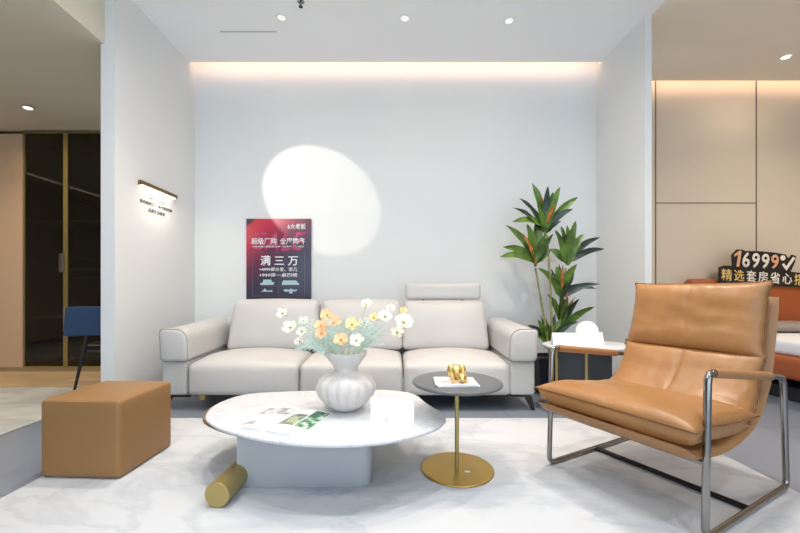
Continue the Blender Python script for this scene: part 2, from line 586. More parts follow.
# ------------------------------------------------------------------ rugs
def rug(name, x0, x1, y0, y1, m, label):
    o = MB().rbox(((x0 + x1) / 2, (y0 + y1) / 2, .004), (x1 - x0, y1 - y0, .008), .003, 2, 2).build(name, m)
    return tag(o, label, 'rug')


rug('rug', -1.88, 1.98, .3, 2.87, M['rug'], 'large white and grey marbled rug under the coffee table and armchair')
rug('rug', -6.4, -2.71, .5, 3.78, M['rug_left'], 'pale grey marbled rug in front of the wardrobe')

# ------------------------------------------------------------------ ottoman
t = thing('ottoman', 'square camel leather ottoman cube on the marbled rug', 'ottoman', (-1.648, 2.155, .008), -.045)
def puff(h):
    def fn(p):
        p = p.copy()
        p.z += .008 * (1 - (p.x / .215) ** 2) * (1 - (p.y / .2) ** 2) * (1 if p.z > 0 else 0)
        return p
    return fn
OW, OD, OH = .440, .43, .415
MB().rbox((0, 0, OH / 2), (OW, OD, OH), .026, 8, 4, puff(0)).build('body', M['pouf'], t)
for nm, z in (('top_piping', OH - .012),):
    pts = fillet([(-OW / 2 + .006, -OD / 2 + .006, z), (OW / 2 - .006, -OD / 2 + .006, z), (OW / 2 - .006, OD / 2 - .006, z), (-OW / 2 + .006, OD / 2 - .006, z)], .03, 4, True)
    MB().tube(pts, .0035, 6, True).build(nm, M['pouf_seam'], t)

# ------------------------------------------------------------------ sofa
SX0, SX1, SY0 = -1.93, 1.16, 3.03
t = thing('sofa', 'long three seat cream leather sofa against the back wall', 'sofa', (-.385, 3.45, 0))
ox, oy = -.385, 3.45


def lx(x): return x - ox
def ly(y): return y - oy


MB().rbox((0, .04, .195), (2.66, .80, .13), .03, 8, 3).build('base_frame', M['sofa'], t)
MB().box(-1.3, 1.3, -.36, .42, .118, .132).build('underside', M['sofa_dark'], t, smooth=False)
MB().rbox((lx(-.385), ly(3.86), .43), (2.72, .14, .60), .05, 8, 4).build('back_frame', M['sofa'], t)
seats = [(-1.715, -.795), (-.79, .065), (.07, .965)]
for (a, b) in seats:
    w = b - a

    def fn(p, w=w):
        p = p.copy()
        u, v = p.x / (w / 2), p.y / .36
        cu = (1 - u ** 4) * (1 - abs(v) ** 3)
        if p.z > 0:
            p.z += .075 * max(0, 1 - u * u * .95) ** .6 * max(0, 1 - (v * .98) ** 2) ** .8 - .012
            p.z += .004 * noise.noise(Vector((p.x * 6 + w * 9, p.y * 6, 1)))
        if p.y < -.30:
            p.y -= .018 * (1 - u ** 4) * max(0, 1 - (p.z / .15) ** 2)
        return p
    MB().rbox((lx((a + b) / 2), ly(3.40), .262), (w - .004, .72, .27), .045, 12, 5, fn).build('seat_cushion', M['sofa'], t)
backs = [(-1.62, -.75, .90), (-.735, .065, .895), (.08, .905, .885)]
for (a, b, top) in backs:
    w = b - a
    h = top - .42

    def fn(p, w=w, h=h):
        p = p.copy()
        u, v = p.x / (w / 2), p.z / (h / 2)
        if p.y < 0:
            p.y -= .05 * (1 - abs(u) ** 3) * (1 - abs(v) ** 3)
            p.y += .004 * noise.noise(Vector((p.x * 7 + w * 31, p.z * 9, 2)))
        p.z += .012 * (1 - u * u) * (1 if v > .5 else 0)
        p.x += -.012 * u * v
        p.y += .14 * (p.z / h) + 0
        return p
    c = MB().rbox((lx((a + b) / 2), ly(3.70), .42 + h / 2), (w, .17, h), .05, 10, 5, fn).build('back_cushion', M['sofa'], t)
a, b = .105, .875


def fn(p):
    p = p.copy()
    u = p.x / .385
    if p.y < 0: p.y -= .012 * (1 - u * u)
    p.y += .1 * p.z
    return p


MB().rbox((lx((a + b) / 2), ly(3.80), .985), (b - a, .10, .165), .035, 8, 4, fn).build('headrest', M['sofa'], t)
for px in (-.2, .2):
    MB().tube([(lx(.49 + px), ly(3.80), .82), (lx(.49 + px), ly(3.80), .93)], .008, 8).build('headrest_post', M['darkmetal'], t)

for s, xc in ((-1, -1.802), (1, 1.045)):
    aw = .218
    xb = {-1: -1.830, 1: 1.060}[s]
    L = .90

    # cross-section of the arm: softly squared, the top corner on the seat side rounded most
    def section(inset, s=s):
        hw, z0, z1 = aw / 2 - inset, .418 + inset, .678 - inset
        q = []
        for (cx_, cz_, rad, a0) in ((s * hw, z1, .03, 0), (-s * hw, z1, .085, 1), (-s * hw, z0, .03, 2), (s * hw, z0, .035, 3)):
            sx = 1 if cx_ > 0 else -1
            sz = 1 if a0 < 2 else -1
            c_ = (cx_ - sx * rad, cz_ - sz * rad)
            arc = [(c_[0] + sx * rad * math.cos(k / 8 * PI / 2), c_[1] + sz * rad * math.sin(k / 8 * PI / 2)) for k in range(9)]
            if a0 in (1, 3): arc = arc[::-1]
            if a0 == 3: pass
            q += arc
        return q

    g = MB()
    st = [(0, .02), (.004, .008), (.014, 0)] + [(.014 + (L - .03) * k / 10, 0) for k in range(1, 11)] + [(L - .006, .006), (L, .02)]
    sec = [section(ins) for _, ins in st]
    n = len(sec[0])
    vs = []
    for (yy_, ins), q in zip(st, sec):
        v = yy_ / L
        for (x, z) in q:
            vs.append((lx(xc) + x + s * .012 * ((z - .41) / .27), ly(SY0 - .02) + yy_ - .006 * math.sin(PI * (z - .41) / .27) * (1 - v), z + .022 * v * v + .012 * v))
    g.add(vs, [(i_ * n + k, i_ * n + (k + 1) % n, (i_ + 1) * n + (k + 1) % n, (i_ + 1) * n + k) for i_ in range(len(st) - 1) for k in range(n)] + [tuple(range(n))[::-1], tuple((len(st) - 1) * n + k for k in range(n))])
    g.build('arm', M['sofa'], t, angle=50)
    pts = [Vector((lx(xc) + x + s * .012 * ((z - .41) / .27), ly(SY0 - .02) + .012, z)) for x, z in section(-.001)]
    MB().tube(pts, .0042, 6, True).build('arm_piping', M['sofa_seam'], t)
    MB().rbox((lx(xb) - s * .006, ly(SY0 + .02 + .42), .27), (.205, .84, .28), .022, 6, 3).build('arm_base', M['sofa'], t)
    MB().rbox((lx(xb) - s * .0, ly(SY0 + .03 + .42), .41), (.185, .82, .05), .012, 6, 2).build('arm_band', M['sofa'], t)
    for yy, k in ((SY0 + .05, 1), (SY0 + .78, 1)):
        x0 = lx(xb)
        g = MB()
        # a flat bar under the frame and a tapering splayed blade
        g.box(x0 - .13 if s > 0 else x0 - .07, x0 + .07 if s > 0 else x0 + .13, ly(yy) - .012, ly(yy) + .012, .112, .124)
        xo = x0 + s * .045
        vs = [(xo - .032, .118), (xo + .032, .118), (xo + s * .045 + .012, 0.0), (xo + s * .045 - .012, 0.0)]
        n0 = len(g.v)
        g.add([(x, ly(yy) + d, z) for d in (-.01, .01) for (x, z) in vs], [(0, 1, 2, 3), (7, 6, 5, 4), (0, 4, 5, 1), (1, 5, 6, 2), (2, 6, 7, 3), (3, 7, 4, 0)])
        g.build('leg', M['darkmetal'], t, smooth=False)
MB().box(lx(-1.63), lx(-1.58), ly(SY0 + .05), ly(SY0 + .08), .085, .125).build('gold_reflection', M['gold'], t, smooth=False)  # solid gold block standing in for a reflection under the left end

# ------------------------------------------------------------------ poster on the wall behind the sofa
px0, px1, pz0, pz1 = -1.638, -.925, .74, 1.785
PYF = 4.082
t = thing('poster_board', 'dark red and purple sale poster board behind the left end of the sofa', 'poster', ((px0 + px1) / 2, PYF, pz0))
pm = mat('poster_print', (60, 52, 70), .35)
nt = pm.node_tree
tc = nt.nodes.new('ShaderNodeTexCoord')
sep = nt.nodes.new('ShaderNodeSeparateXYZ')
nt.links.new(tc.outputs['Generated'], sep.inputs[0])
ma = nt.nodes.new('ShaderNodeMath'); ma.operation = 'MULTIPLY_ADD'
ma.inputs[1].default_value = -.55
nt.links.new(sep.outputs['X'], ma.inputs[0])
nt.links.new(sep.outputs['Z'], ma.inputs[2])
rp = nt.nodes.new('ShaderNodeValToRGB')
for k, (p, c) in enumerate([(-.0, (62, 60, 80)), (.25, (52, 46, 66)), (.5, (110, 40, 66)), (.78, (190, 44, 74)), (.93, (204, 60, 70)), (.95, (70, 50, 62))]):
    if k >= 2: rp.color_ramp.elements.new(max(0, p))
for k, (p, c) in enumerate([(0, (62, 60, 80)), (.22, (56, 50, 70)), (.46, (100, 42, 66)), (.74, (186, 44, 76)), (.9, (200, 62, 72)), (.93, (72, 52, 64))]):
    rp.color_ramp.elements[k].position = p
    rp.color_ramp.elements[k].color = lin(c)
nt.links.new(ma.outputs[0], rp.inputs['Fac'])
nt.links.new(rp.outputs['Color'], nt.nodes['Principled BSDF'].inputs['Base Color'])
W, H = px1 - px0, pz1 - pz0
MB().rbox((0, 0, H / 2), (W, .02, H), .003, 2, 2).build('board', pm, t)
RX, UZ = (1, 0, 0), (0, 0, 1)


def ptext(s, u0, u1, v0, v1, m, bold=0, shear=0, name='lettering', dd=0):
    """u along the poster 0..1, v measured down from the top in the visible 0.9 m"""
    return text(name, s, t, m, (-W / 2 + u0 * W, -.0105 - dd, H - v1 * .9), RX, UZ, height=(v1 - v0) * .9, width=(u1 - u0) * W, depth=.0012, bold=bold, shear=shear)


ptext('SALE', .12, .92, .165, .40, M['print_pink'], .01, .3, 'ghost_lettering')
ptext('6大老板', .64, .92, .06, .13, M['print_white'], .01)
ptext('超级厂购', .08, .47, .235, .315, M['print_white'], .012, dd=.001)
ptext('全屋购齐', .52, .91, .235, .315, M['print_white'], .012, dd=.001)
ptext('全场家居大牌整屋定制一站购齐 厂价直供', .09, .89, .33, .352, M['print_white'], .0, dd=.001)
ptext('满 三 万', .22, .80, .45, .575, M['print_white'], .014)
ptext('+4999得沙发、茶几', .20, .79, .595, .645, M['print_white'], .01)
ptext('+999得一桌四椅', .20, .79, .665, .715, M['print_white'], .01)
lines = MB()
zl = lambda v: H - v * .9
for (u0, u1, v0, v1) in [(.1, .9, .41, .413), (.1, .9, .945, .948), (.1, .104, .41, .948), (.9, .904, .41, .948), (.18, .86, .825, .828), (.50, .504, .75, .945)]:
    lines.box(-W / 2 + u0 * W, -W / 2 + u1 * W, -.0112, -.01, zl(v1), zl(v0))
lines.build('ruled_lines', M['print_grey'], t, smooth=False)
pics = MB()
def ppoly(mb, pts, d=.0012):
    n = len(pts)
    vs = [(-W / 2 + u * W, -.01 - k * d, zl(v)) for k in (1, 0) for (u, v) in pts]
    mb.add(vs, [tuple(range(n)), tuple(range(2 * n - 1, n - 1, -1))] + [(i, n + i, n + (i + 1) % n, (i + 1) % n) for i in range(n)])
ppoly(pics, [(.22, .81), (.22, .785), (.255, .785), (.265, .745), (.39, .745), (.40, .775), (.44, .775), (.42, .81)])
ppoly(pics, [(.55, .80), (.57, .755), (.77, .755), (.82, .80), (.82, .81), (.55, .81)])
ppoly(pics, [(.22, .89), (.26, .88), (.29, .85), (.31, .875), (.36, .88), (.40, .87), (.41, .895)])
ppoly(pics, [(.57, .87), (.62, .86), (.66, .87), (.69, .855), (.74, .87), (.79, .865), (.77, .89), (.72, .885), (.71, .915), (.67, .915), (.66, .89), (.6, .895)])
pics.build('furniture_pictures', M['print_blue'], t, smooth=False)

# ------------------------------------------------------------------ picture lamp and lettering on the left wall
t = thing('wall_picture_lamp', 'slim half-round brass lamp lit on the left wall above small lettering', 'wall lamp', (WL, 3.45, 1.93))
hr = MB()
prof = [(.0, .022), (.030, .022), (.042, .016), (.046, 0), (.042, -.012), (.030, -.018), (0, -.018)]
n = len(prof)
ends = (-.255, .255)
hr.add([(x, y, z) for y in ends for (x, z) in prof], [tuple(range(n)), tuple(range(2 * n - 1, n - 1, -1))] + [(i, (i + 1) % n, n + (i + 1) % n, n + i) for i in range(n)])
hr.build('housing', M['brass'], t)
MB().box(.006, .034, -.24, .24, -.022, -.0185).build('diffuser', M['led'], t, smooth=False)
light('AREA', 'picture_lamp', (WL + .03, 3.45, 1.905), 2.6, (1, .93, .72), size=.03, shape='RECTANGLE', sy=.46, aim=(WL + .0, 3.45, 1.5))
t2 = thing('wall_lettering', 'three lines of small grey lettering on the left wall under the brass lamp', 'lettering', (WL, 3.45, 1.75))
NY = (0, 1, 0)
text('lettering_line', 'MODERN', t2, M['letter_grey'], (.0005, 0, .065), NY, UZ, height=.028, width=.20, align='C')
text('lettering_line', '意式极简客厅 | 现代家居空间', t2, M['letter_grey'], (.0005, 0, .012), NY, UZ, height=.036, width=.46, bold=.01, align='C')
text('lettering_line', '品质生活美学', t2, M['letter_grey'], (.0005, 0, -.045), NY, UZ, height=.038, width=.24, bold=.012, align='C')

# ------------------------------------------------------------------ coffee table
TZ = .32
t = thing('coffee_table', 'low pebble shaped white marble coffee table on grey block and gold cylinder', 'coffee table', (-.4, 2.0, .008))
outl = [(206, 419), (208, 411), (217, 403.5), (232, 397.5), (250, 393.5), (281, 391.5), (314, 390.5), (345, 390), (376, 389.5), (396, 390.5), (410, 392.5), (418, 396), (424, 401), (433, 407), (441, 411.5), (445.5, 416.5), (445, 421.5), (437, 427.5), (419, 434), (395, 439.5), (369, 443), (339, 444.5), (300, 443.5), (265, 439.5), (238, 433.5), (218, 427)]
op = [atz(x, y, TZ) for x, y in outl]
op = [Vector((p.x + .4, p.y - 2.0, 0)) for p in op]
oc = [(p.x, p.y) for p in smooth_curve(op, 4, True)]
MB().prism(oc, TZ - .008 - .018, TZ - .008, .006).build('marble_top', M['marble'], t, angle=60)
oc2 = [(x * .955 - .062, y * .90 + .035) for x, y in oc]
MB().prism(oc2, TZ - .008 - .036, TZ - .008 - .0185, .003).build('under_top', M['bronze'], t, angle=60)
bx0, bx1, by0, by1 = -.395, .28, -.14, .20
rc = [Vector((bx0, by0, 0))] + fillet([(bx0 + .1, by0, 0), (bx1, by0, 0), (bx1, by1, 0), (bx0 + .1, by1, 0)], .07, 6, False)[1:-1] + [Vector((bx0, by1, 0))]
MB().prism([(p.x, p.y) for p in rc], 0, TZ - .008 - .037, .003).build('block_base', M['greybase'], t, angle=50)
cyl = MB()
a0, a1 = Vector((-.411, -.318, .058)), Vector((-.375, .22, .058))
ax = (a1 - a0).normalized()
cyl.tube([a0, a0 + ax * .002, a1 - ax * .002, a1], .058, 40, rfn=lambda s: .058 if .003 < s < .997 else .056)
cyl.build('cylinder_foot', M['gold'], t, angle=25)

# magazine lying open on the coffee table
t = thing('open_magazine', 'open magazine with green photographs on the left of the marble coffee table', 'magazine', (0, 0, TZ))
N0, N1, N2 = (-.80, 1.83), (-.635, 1.775), (-.44, 1.70)
F0, F1, F2 = (-.725, 2.13), (-.53, 2.09), (-.345, 2.03)


def mpt(side, u, v):
    if side == 0: a, b, c, d = N0, N1, F0, F1
    else: a, b, c, d = N1, N2, F1, F2
    p = Vector(a).lerp(Vector(b), u).lerp(Vector(c).lerp(Vector(d), u), v)
    q = Vector((p.x, p.y, TZ))
    s = u if side == 1 else 1 - u
    z = .003 + .012 * math.sin(PI * min(1, s * 1.15)) ** .8 * (1 - s * .35) if s < .87 else .004 + .004 * (1 - s)
    return q, z


for side in (0, 1):
    g = MB()
    g.grid(lambda u, v: (lambda r: (r[0].x, r[0].y, r[1]))(mpt(side, u, v)), 16, 6)
    g.grid(lambda u, v: (lambda r: (r[0].x, r[0].y, .0005))(mpt(side, u, v)), 16, 6)
    for e in (0, 1):
        g.grid(lambda u, w: (lambda r: (r[0].x, r[0].y, .0005 + (r[1] - .0005) * w))(mpt(side, u, e)), 16, 2)
        g.grid(lambda v, w: (lambda r: (r[0].x, r[0].y, .0005 + (r[1] - .0005) * w))(mpt(side, e, v)), 6, 2)
    g.build('page', M['page'], t, angle=40)


def pic(side, u0, u1, v0, v1, m):
    MB().grid(lambda u, v: (lambda r: (r[0].x, r[0].y, r[1] + .0008))(mpt(side, u0 + (u1 - u0) * u, v0 + (v1 - v0) * v)), 12, 5).build('photograph', m, t)


pic(0, .05, .93, .62, .96, M['photo_grey'])
pic(0, .1, .5, .1, .3, M['photo_grey'])
pic(1, .06, .52, .28, .74, M['photo_olive'])
pic(1, .56, .97, .28, .97, M['photo_green'])

# white cards on the coffee table
def card_box(name, px, py, Z, wpx, hpx, label, depth=.045, rot=0, group=None):
    p = atz(px, py, Z)
    s = F / p.y
    w, h = wpx / s, hpx / s
    t = thing(name, label, 'card', (p.x, p.y + depth / 2, Z), rot, group)
    g = MB()
    th = .003
    # a folded tent card: two leaning sheets
    for sgn in (-1, 1):
        b0 = sgn * depth / 2
        vs = [(-w / 2, b0, 0), (w / 2, b0, 0), (w / 2, sgn * .001, h), (-w / 2, sgn * .001, h)]
        vs2 = [(x, y - sgn * th, z) for x, y, z in vs]
        g = MB().add(vs + vs2, [(0, 1, 2, 3), (7, 6, 5, 4), (0, 4, 5, 1), (1, 5, 6, 2), (2, 6, 7, 3), (3, 7, 4, 0)])
        g.build('front_leaf' if sgn < 0 else 'rear_leaf', M['paper'], t, smooth=False)
    return t


card_box('price_card', 384, 420, TZ, 27, 21.5, 'blank white tent card beside the vase, left one on the marble table', group='white cards on the coffee table')
card_box('price_card', 401, 422.5, TZ, 26, 21.5, 'blank white tent card nearest the notch of the marble table', group='white cards on the coffee table')

# ------------------------------------------------------------------ vase and flowers
vp = atz(346, 409, TZ)
VB = Vector((vp.x, vp.y, TZ))
t = thing('vase', 'white ribbed gourd shaped ceramic vase on the marble coffee table', 'vase', VB)
prof = [(.02, .0), (.058, .0), (.066, .004), (.090, .018), (.126, .045), (.155, .08), (.170, .115), (.171, .14), (.159, .168), (.127, .192), (.092, .207), (.068, .218), (.064, .23), (.072, .248), (.092, .275), (.112, .302), (.121, .326), (.119, .330), (.108, .302), (.088, .274), (.066, .248), (.055, .230)]


def rib(a, z):
    k = math.sin(PI * min(1, max(0, z / .22))) if z < .22 else .35
    return 1 - .042 * k * (1 - abs(math.cos(a * 8))) ** 1.5 * 1.6


MB().lathe(prof, n=160, rib=rib).build('body', M['ceramic'], t, angle=60)


def bloom(name, px, py, r, kind, label, dy=0, face=None, nod=0):
    """one flower: curved stem from the vase mouth, ring of cupped petals, a domed centre"""
    Y = VB.y + dy
    P = at(px, py, Y)
    r *= 1.2
    root = VB + Vector(((P.x - VB.x) * .12, dy * .15, .22))
    mouth = VB + Vector((max(-.07, min(.07, (P.x - VB.x) * .4)), max(-.05, min(.05, dy * .5)), .32))
    t = thing(name, label, 'flower', P, 0, 'poppies in the white vase')
    out = (P - mouth)
    d = Vector(face if face else (out.x * .8, -.65, .5 + .2 * random.random())).normalized()
    back = P - d * r * .25
    mid = mouth.lerp(P, .6) + Vector((0, 0, .03 if not nod else .05))
    path = smooth_curve([root - P, mouth - P, mid - P, back - P], 6)
    MB().tube(path, .0022, 6).build('stem', M['stem_green'], t)
    q = d.to_track_quat('Z', 'Y')
    pm_ = {'w': M['petal_white'], 'y': M['petal_yellow'], 'o': M['petal_orange']}[kind]
    g = MB()
    for layer in (0, 1):
        n = 5 if layer == 0 else 4
        for k in range(n):
            a0 = 2 * PI * (k + .5 * layer) / n + random.uniform(-.15, .15)
            cup = random.uniform(.25, .5) + layer * .3
            ph = random.random() * 9

            def pet(u, v, a0=a0, cup=cup, ph=ph, layer=layer):
                s = (u - .5) * 2
                wdt = math.sin(PI * min(1, v * .62 + .08)) ** .7
                ang = a0 + s * wdt * (.85 if layer == 0 else .75) * (1 - .25 * v)
                rad = r * (v ** .9) * (1 - .13 * s * s) * (.82 if layer else 1)
                z = r * cup * v * v + r * .06 * math.sin(6 * s + ph) * v + layer * r * .03
                return tuple(q @ Vector((rad * math.cos(ang), rad * math.sin(ang), z)))
            g.grid(pet, 9, 6)
    g.build('petals', pm_, t, angle=80, weld=False)
    c = MB()
    c.grid(lambda u, v: tuple(q @ Vector((r * .2 * math.sin(v * PI * .6) * math.cos(2 * PI * u), r * .2 * math.sin(v * PI * .6) * math.sin(2 * PI * u), r * .12 + r * .16 * math.cos(v * PI * .6)))), 12, 5, wrapu=True)
    c.build('centre', M['centre_orange'] if kind == 'o' else M['centre_green'], t)
    return t


for a in [
    (283, 314, .030, 'w', 'small white poppy highest at the far left of the vase', .03),
    (290.5, 328, .036, 'w', 'large white poppy at the far left of the vase', -.05),
    (302, 332, .026, 'w', 'white poppy right of the large far-left one', -.02),
    (304, 321.5, .026, 'w', 'white poppy above the second from the left', .05),
    (300, 342, .026, 'w', 'white poppy hanging lowest on the left of the vase', -.03),
    (327, 315.5, .034, 'o', 'apricot poppy topmost of the five orange ones', .04),
    (334.5, 323, .035, 'o', 'apricot poppy just below and right of the topmost orange one', -.02),
    (321, 326, .031, 'o', 'apricot poppy leftmost of the orange ones, upper of a stacked pair', -.04),
    (321.5, 334, .031, 'o', 'apricot poppy leftmost of the orange ones, lower of a stacked pair', -.07),
    (341, 340.5, .034, 'o', 'apricot poppy lowest in front over the vase rim', -.11),
    (352, 325, .033, 'y', 'pale yellow poppy in the middle of the bouquet', -.05),
    (356.5, 341, .034, 'w', 'white poppy just right of the lowest orange one, over the vase rim', -.10),
    (366.5, 304.5, .028, 'w', 'white poppy topmost of the whole bouquet', .02),
    (364.5, 323.5, .030, 'w', 'white poppy right of the pale yellow one', .03),
    (374, 318, .026, 'y', 'small yellowish poppy bud right of the centre', .06),
    (385, 317, .034, 'w', 'white poppy between the yellow bud and the big right one', .0),
    (390.5, 308.5, .022, 'w', 'small white poppy bud standing high on the right', .04),
    (403.5, 323, .045, 'w', 'largest white poppy at the far right of the bouquet', -.04),
    (403, 311, .020, 'y', 'tiny yellow green bud at the top right', .02),
    (397, 333, .034, 'w', 'white poppy below the largest one on the right', .03)]:
    bloom('poppy', a[0], a[1], a[2], a[3], a[4], a[5], nod=1 if a[1] > 338 else 0)

# the pale foliage nobody could count
g = MB()
rnd = random.Random(3)
for k in range(34):
    a = rnd.uniform(-1, 1)
    root = VB + Vector((a * .04, rnd.uniform(-.04, .04), .28))
    tip = at(346 + 52 * a + rnd.uniform(-6, 6), rnd.uniform(318, 345) + abs(a) * 3, VB.y + rnd.uniform(-.12, .12))
    mid = root.lerp(tip, .5) + Vector((0, 0, rnd.uniform(.01, .06)))
    path = smooth_curve([root, mid, tip], 6)
    g.tube(path, .0015, 4)
    for j, p in enumerate(path[4:]):
        for sd in (-1, 1):
            d = (path[-1] - path[0]).normalized()
            side = Vector((-d.z, rnd.uniform(-.5, .5), d.x)).normalized() * sd
            ln, wd = rnd.uniform(.02, .042), .004
            e = (side + d * .7).normalized()
            w = e.cross(Vector((0, 1, 0))).normalized() * wd
            g.add([p, p + e * ln * .5 + w, p + e * ln, p + e * ln * .5 - w], [(0, 1, 2, 3)])
tag(g.build('foliage_sprays', M['spray'], angle=80, weld=False), 'pale blue green feathery foliage filling the mouth of the vase', 'foliage', kind='stuff')

# ------------------------------------------------------------------ gold side table with grey top
c = Vector((.390, 2.27, 0))
t = thing('side_table', 'round side table with dark grey top and gold disc base', 'side table', (.343, 2.05, .008))
MB().lathe([(.191, 0), (.198, .001), (.200, .004), (.198, .008), (.191, .009)], n=72).build('base_plate', M['goldplate'], t, angle=60)
MB().tube([(0, 0, .008), (0, 0, .475)], .0115, 20).build('pole', M['gold'], t, angle=60)
MB().lathe([(.230, .470), (.243, .473), (.247, .481), (.243, .488), (.237, .490)], n=80).build('tabletop', M['stonetop'], t, angle=60)
MB().box(.035, .062, -.055, -.04, .009, .0102).build('sticker', M['paper'], t, smooth=False)
TT = .008 + .490

for z, dx, rz, lab in ((0, .006, R_(1), 'lower of two magazines on the dark grey side table'), (.0075, 0, R_(-2), 'upper magazine with pink cover picture on the dark grey side table')):
    t = thing('magazine', lab, 'magazine', (.322 + dx, 1.99, TT + z), rz, 'magazines on the side table')
    MB().rbox((0, 0, .0038), (.220, .17, .0072), .0015, 2, 1).build('pages', M['page'], t)
    if z: MB().box(-.105, .105, -.078, .0, .0073, .0077).build('cover_photograph', M['photo_pink'], t, smooth=False)

t = thing('gold_ornament', 'polished gold curled animal ornament on the magazines', 'ornament', (.34, 2.00, TT + .0156), 0)
g = MB()
# a plump reclining body, haunches, and a head laid forward
def blob(mb, c, r, n=14):
    c = Vector(c)
    mb.grid(lambda u, v: c + Vector((r[0] * math.sin(PI * v) * math.cos(2 * PI * u), r[1] * math.sin(PI * v) * math.sin(2 * PI * u), -r[2] * math.cos(PI * v))), n, n, wrapu=True)
blob(g, (-.005, .03, .04), (.036, .045, .040))
blob(g, (-.032, .035, .045), (.022, .025, .034))
blob(g, (.030, .035, .045), (.020, .025, .034))
g.build('body', M['brightgold'], t, angle=80)
g = MB()
blob(g, (.012, -.05, .024), (.024, .024, .024))
blob(g, (.012, -.075, .018), (.012, .012, .010))
g.build('head', M['brightgold'], t, angle=80)
for sx in (-1, 1):
    g = MB(); blob(g, (.012 + sx * .02, -.042, .046), (.008, .006, .014), 8); g.build('ear', M['brightgold'], t, angle=80)
    g = MB(); g.tube([(sx * .022, .03, .05), (sx * .034, -.0, .03), (sx * .034, -.045, .010), (sx * .03, -.062, .009)], .009, 10); g.build('leg', M['brightgold'], t, angle=80)

# ------------------------------------------------------------------ marble side table beside the sofa
t = thing('side_table', 'oval white marble side table with gold legs behind the tan armchair', 'side table', (1.60, 3.06, 0))
el = [(.37 * math.cos(2 * PI * k / 60), .26 * math.sin(2 * PI * k / 60)) for k in range(60)]
MB().prism(el, .53, .55, .005).build('marble_top', M['marble'], t, angle=60)
MB().prism([(x * .97, y * .96) for x, y in el], .518, .530, .002).build('gold_rim', M['gold'], t, angle=60)
for (x, y) in ((-.29, -.06), (-.12, -.2), (.29, -.06), (-.1, .2), (.15, .2)):
    MB().tube([(x, y, 0), (x, y, .52)], .011, 12).build('leg', M['gold'], t, angle=60)
MB().rbox((.02, .10, .27), (.46, .02, .46), .004, 2, 2).build('rear_panel', M['blackbox'], t)
MB().rbox((.02, .0, .04), (.46, .2, .03), .01, 2, 2).build('bottom_shelf', M['blackbox'], t)
card_box('price_card', 566.5, 345.5, .55, 26, 12.5, 'blank white card on the marble side table, left one', .06, group='white cards on the side table')
card_box('price_card', 591.5, 345, .55, 26, 12.5, 'blank white card on the marble side table, right one', .06, group='white cards on the side table')
p = at(587, 332, 3.14)
t = thing('globe_lamp', 'white opal glass globe lamp standing on the marble side table', 'table lamp', (p.x, p.y, .55))
g = MB(); blob(g, (0, 0, .098), (.088, .088, .088), 28); g.build('globe', M['lampglass'], t, angle=80)
MB().lathe([(.03, 0), (.045, .001), (.045, .012), (.03, .018)], n=28).build('base', M['gold'], t)

# ------------------------------------------------------------------ potted plant
t = thing('potted_plant', 'tall cane plant with green and orange leaves in a blue-black pot', 'plant', (1.50, 3.62, 0))
PX, PY = 1.50, 3.62
g = MB()
w0, w1, hh = .11, .15, .36
for a, b, z0, z1 in ((w0, w1, 0, hh),):
    vs = [(sx * a, sy * a, z0) for sx, sy in ((-1, -1), (1, -1), (1, 1), (-1, 1))] + [(sx * b, sy * b, z1) for sx, sy in ((-1, -1), (1, -1), (1, 1), (-1, 1))]
    vi = [(sx * (b - .012), sy * (b - .012), z1) for sx, sy in ((-1, -1), (1, -1), (1, 1), (-1, 1))] + [(sx * (b - .02), sy * (b - .02), z1 - .04) for sx, sy in ((-1, -1), (1, -1), (1, 1), (-1, 1))]
    g.add(vs + vi, [(3, 2, 1, 0)] + [(i, (i + 1) % 4, 4 + (i + 1) % 4, 4 + i) for i in range(4)] + [(4 + i, 4 + (i + 1) % 4, 8 + (i + 1) % 4, 8 + i) for i in range(4)] + [(8 + i, 8 + (i + 1) % 4, 12 + (i + 1) % 4, 12 + i) for i in range(4)] + [(12, 13, 14, 15)])
g.build('pot', M['pot'], t, smooth=False)
MB().box(-.125, .125, -.125, .125, hh - .038, hh - .028).build('soil', M['soil'], t, smooth=False)
LO = Vector((PX, PY, 0))


def pp(px, py, dy=0): return at(px, py, PY + dy) - LO


canes = [[(551, 362), (547, 335), (541, 300), (535.5, 268)], [(553, 362), (552, 330), (550, 280), (547, 235)], [(556, 362), (557, 340), (560, 320), (561, 290), (566, 268)]]
for i, cpts in enumerate(canes):
    pts = [pp(x, y, (i - 1) * .05) for x, y in cpts]
    MB().tube(smooth_curve(pts, 6), .011, 9, rfn=lambda s: .013 - .004 * s).build('cane', M['cane'], t)
rnd = random.Random(11)


def leaf(mb, base, tip, width, mi, sag):
    """folded lance-shaped blade arching from base to tip"""
    L = (tip - base).length
    up = Vector((0, 0, 1))
    pts = []
    for k in range(11):
        s = k / 10
        pts.append(base.lerp(tip, s) + up * sag * math.sin(PI * s) * L)
    d = (tip - base).normalized()
    view = Vector((rnd.uniform(-.5, .5), -1, rnd.uniform(-.2, .9))).normalized()
    side = d.cross(view).normalized()
    nrm = side.cross(d).normalized()
    mb.mi = mi
    rows = []
    for k, p in enumerate(pts):
        s = k / 10
        w = width * (math.sin(PI * min(1, .12 + s * .88)) ** .75) * (1 - .15 * s) if s < 1 else .001
        if s < .12: w = width * (.25 + s * 2.2)
        rip = .004 * math.sin(s * 14 + L * 30)
        rows += [p - side * w + nrm * (w * .35 + rip), p - side * w * .5 + nrm * w * .12, p, p + side * w * .5 + nrm * w * .12, p + side * w + nrm * (w * .35 - rip)]
    fs = []
    for k in range(10):
        for j in range(4):
            fs.append((k * 5 + j, k * 5 + j + 1, (k + 1) * 5 + j + 1, (k + 1) * 5 + j))
    mb.add(rows, fs)
    mb.mi = 0


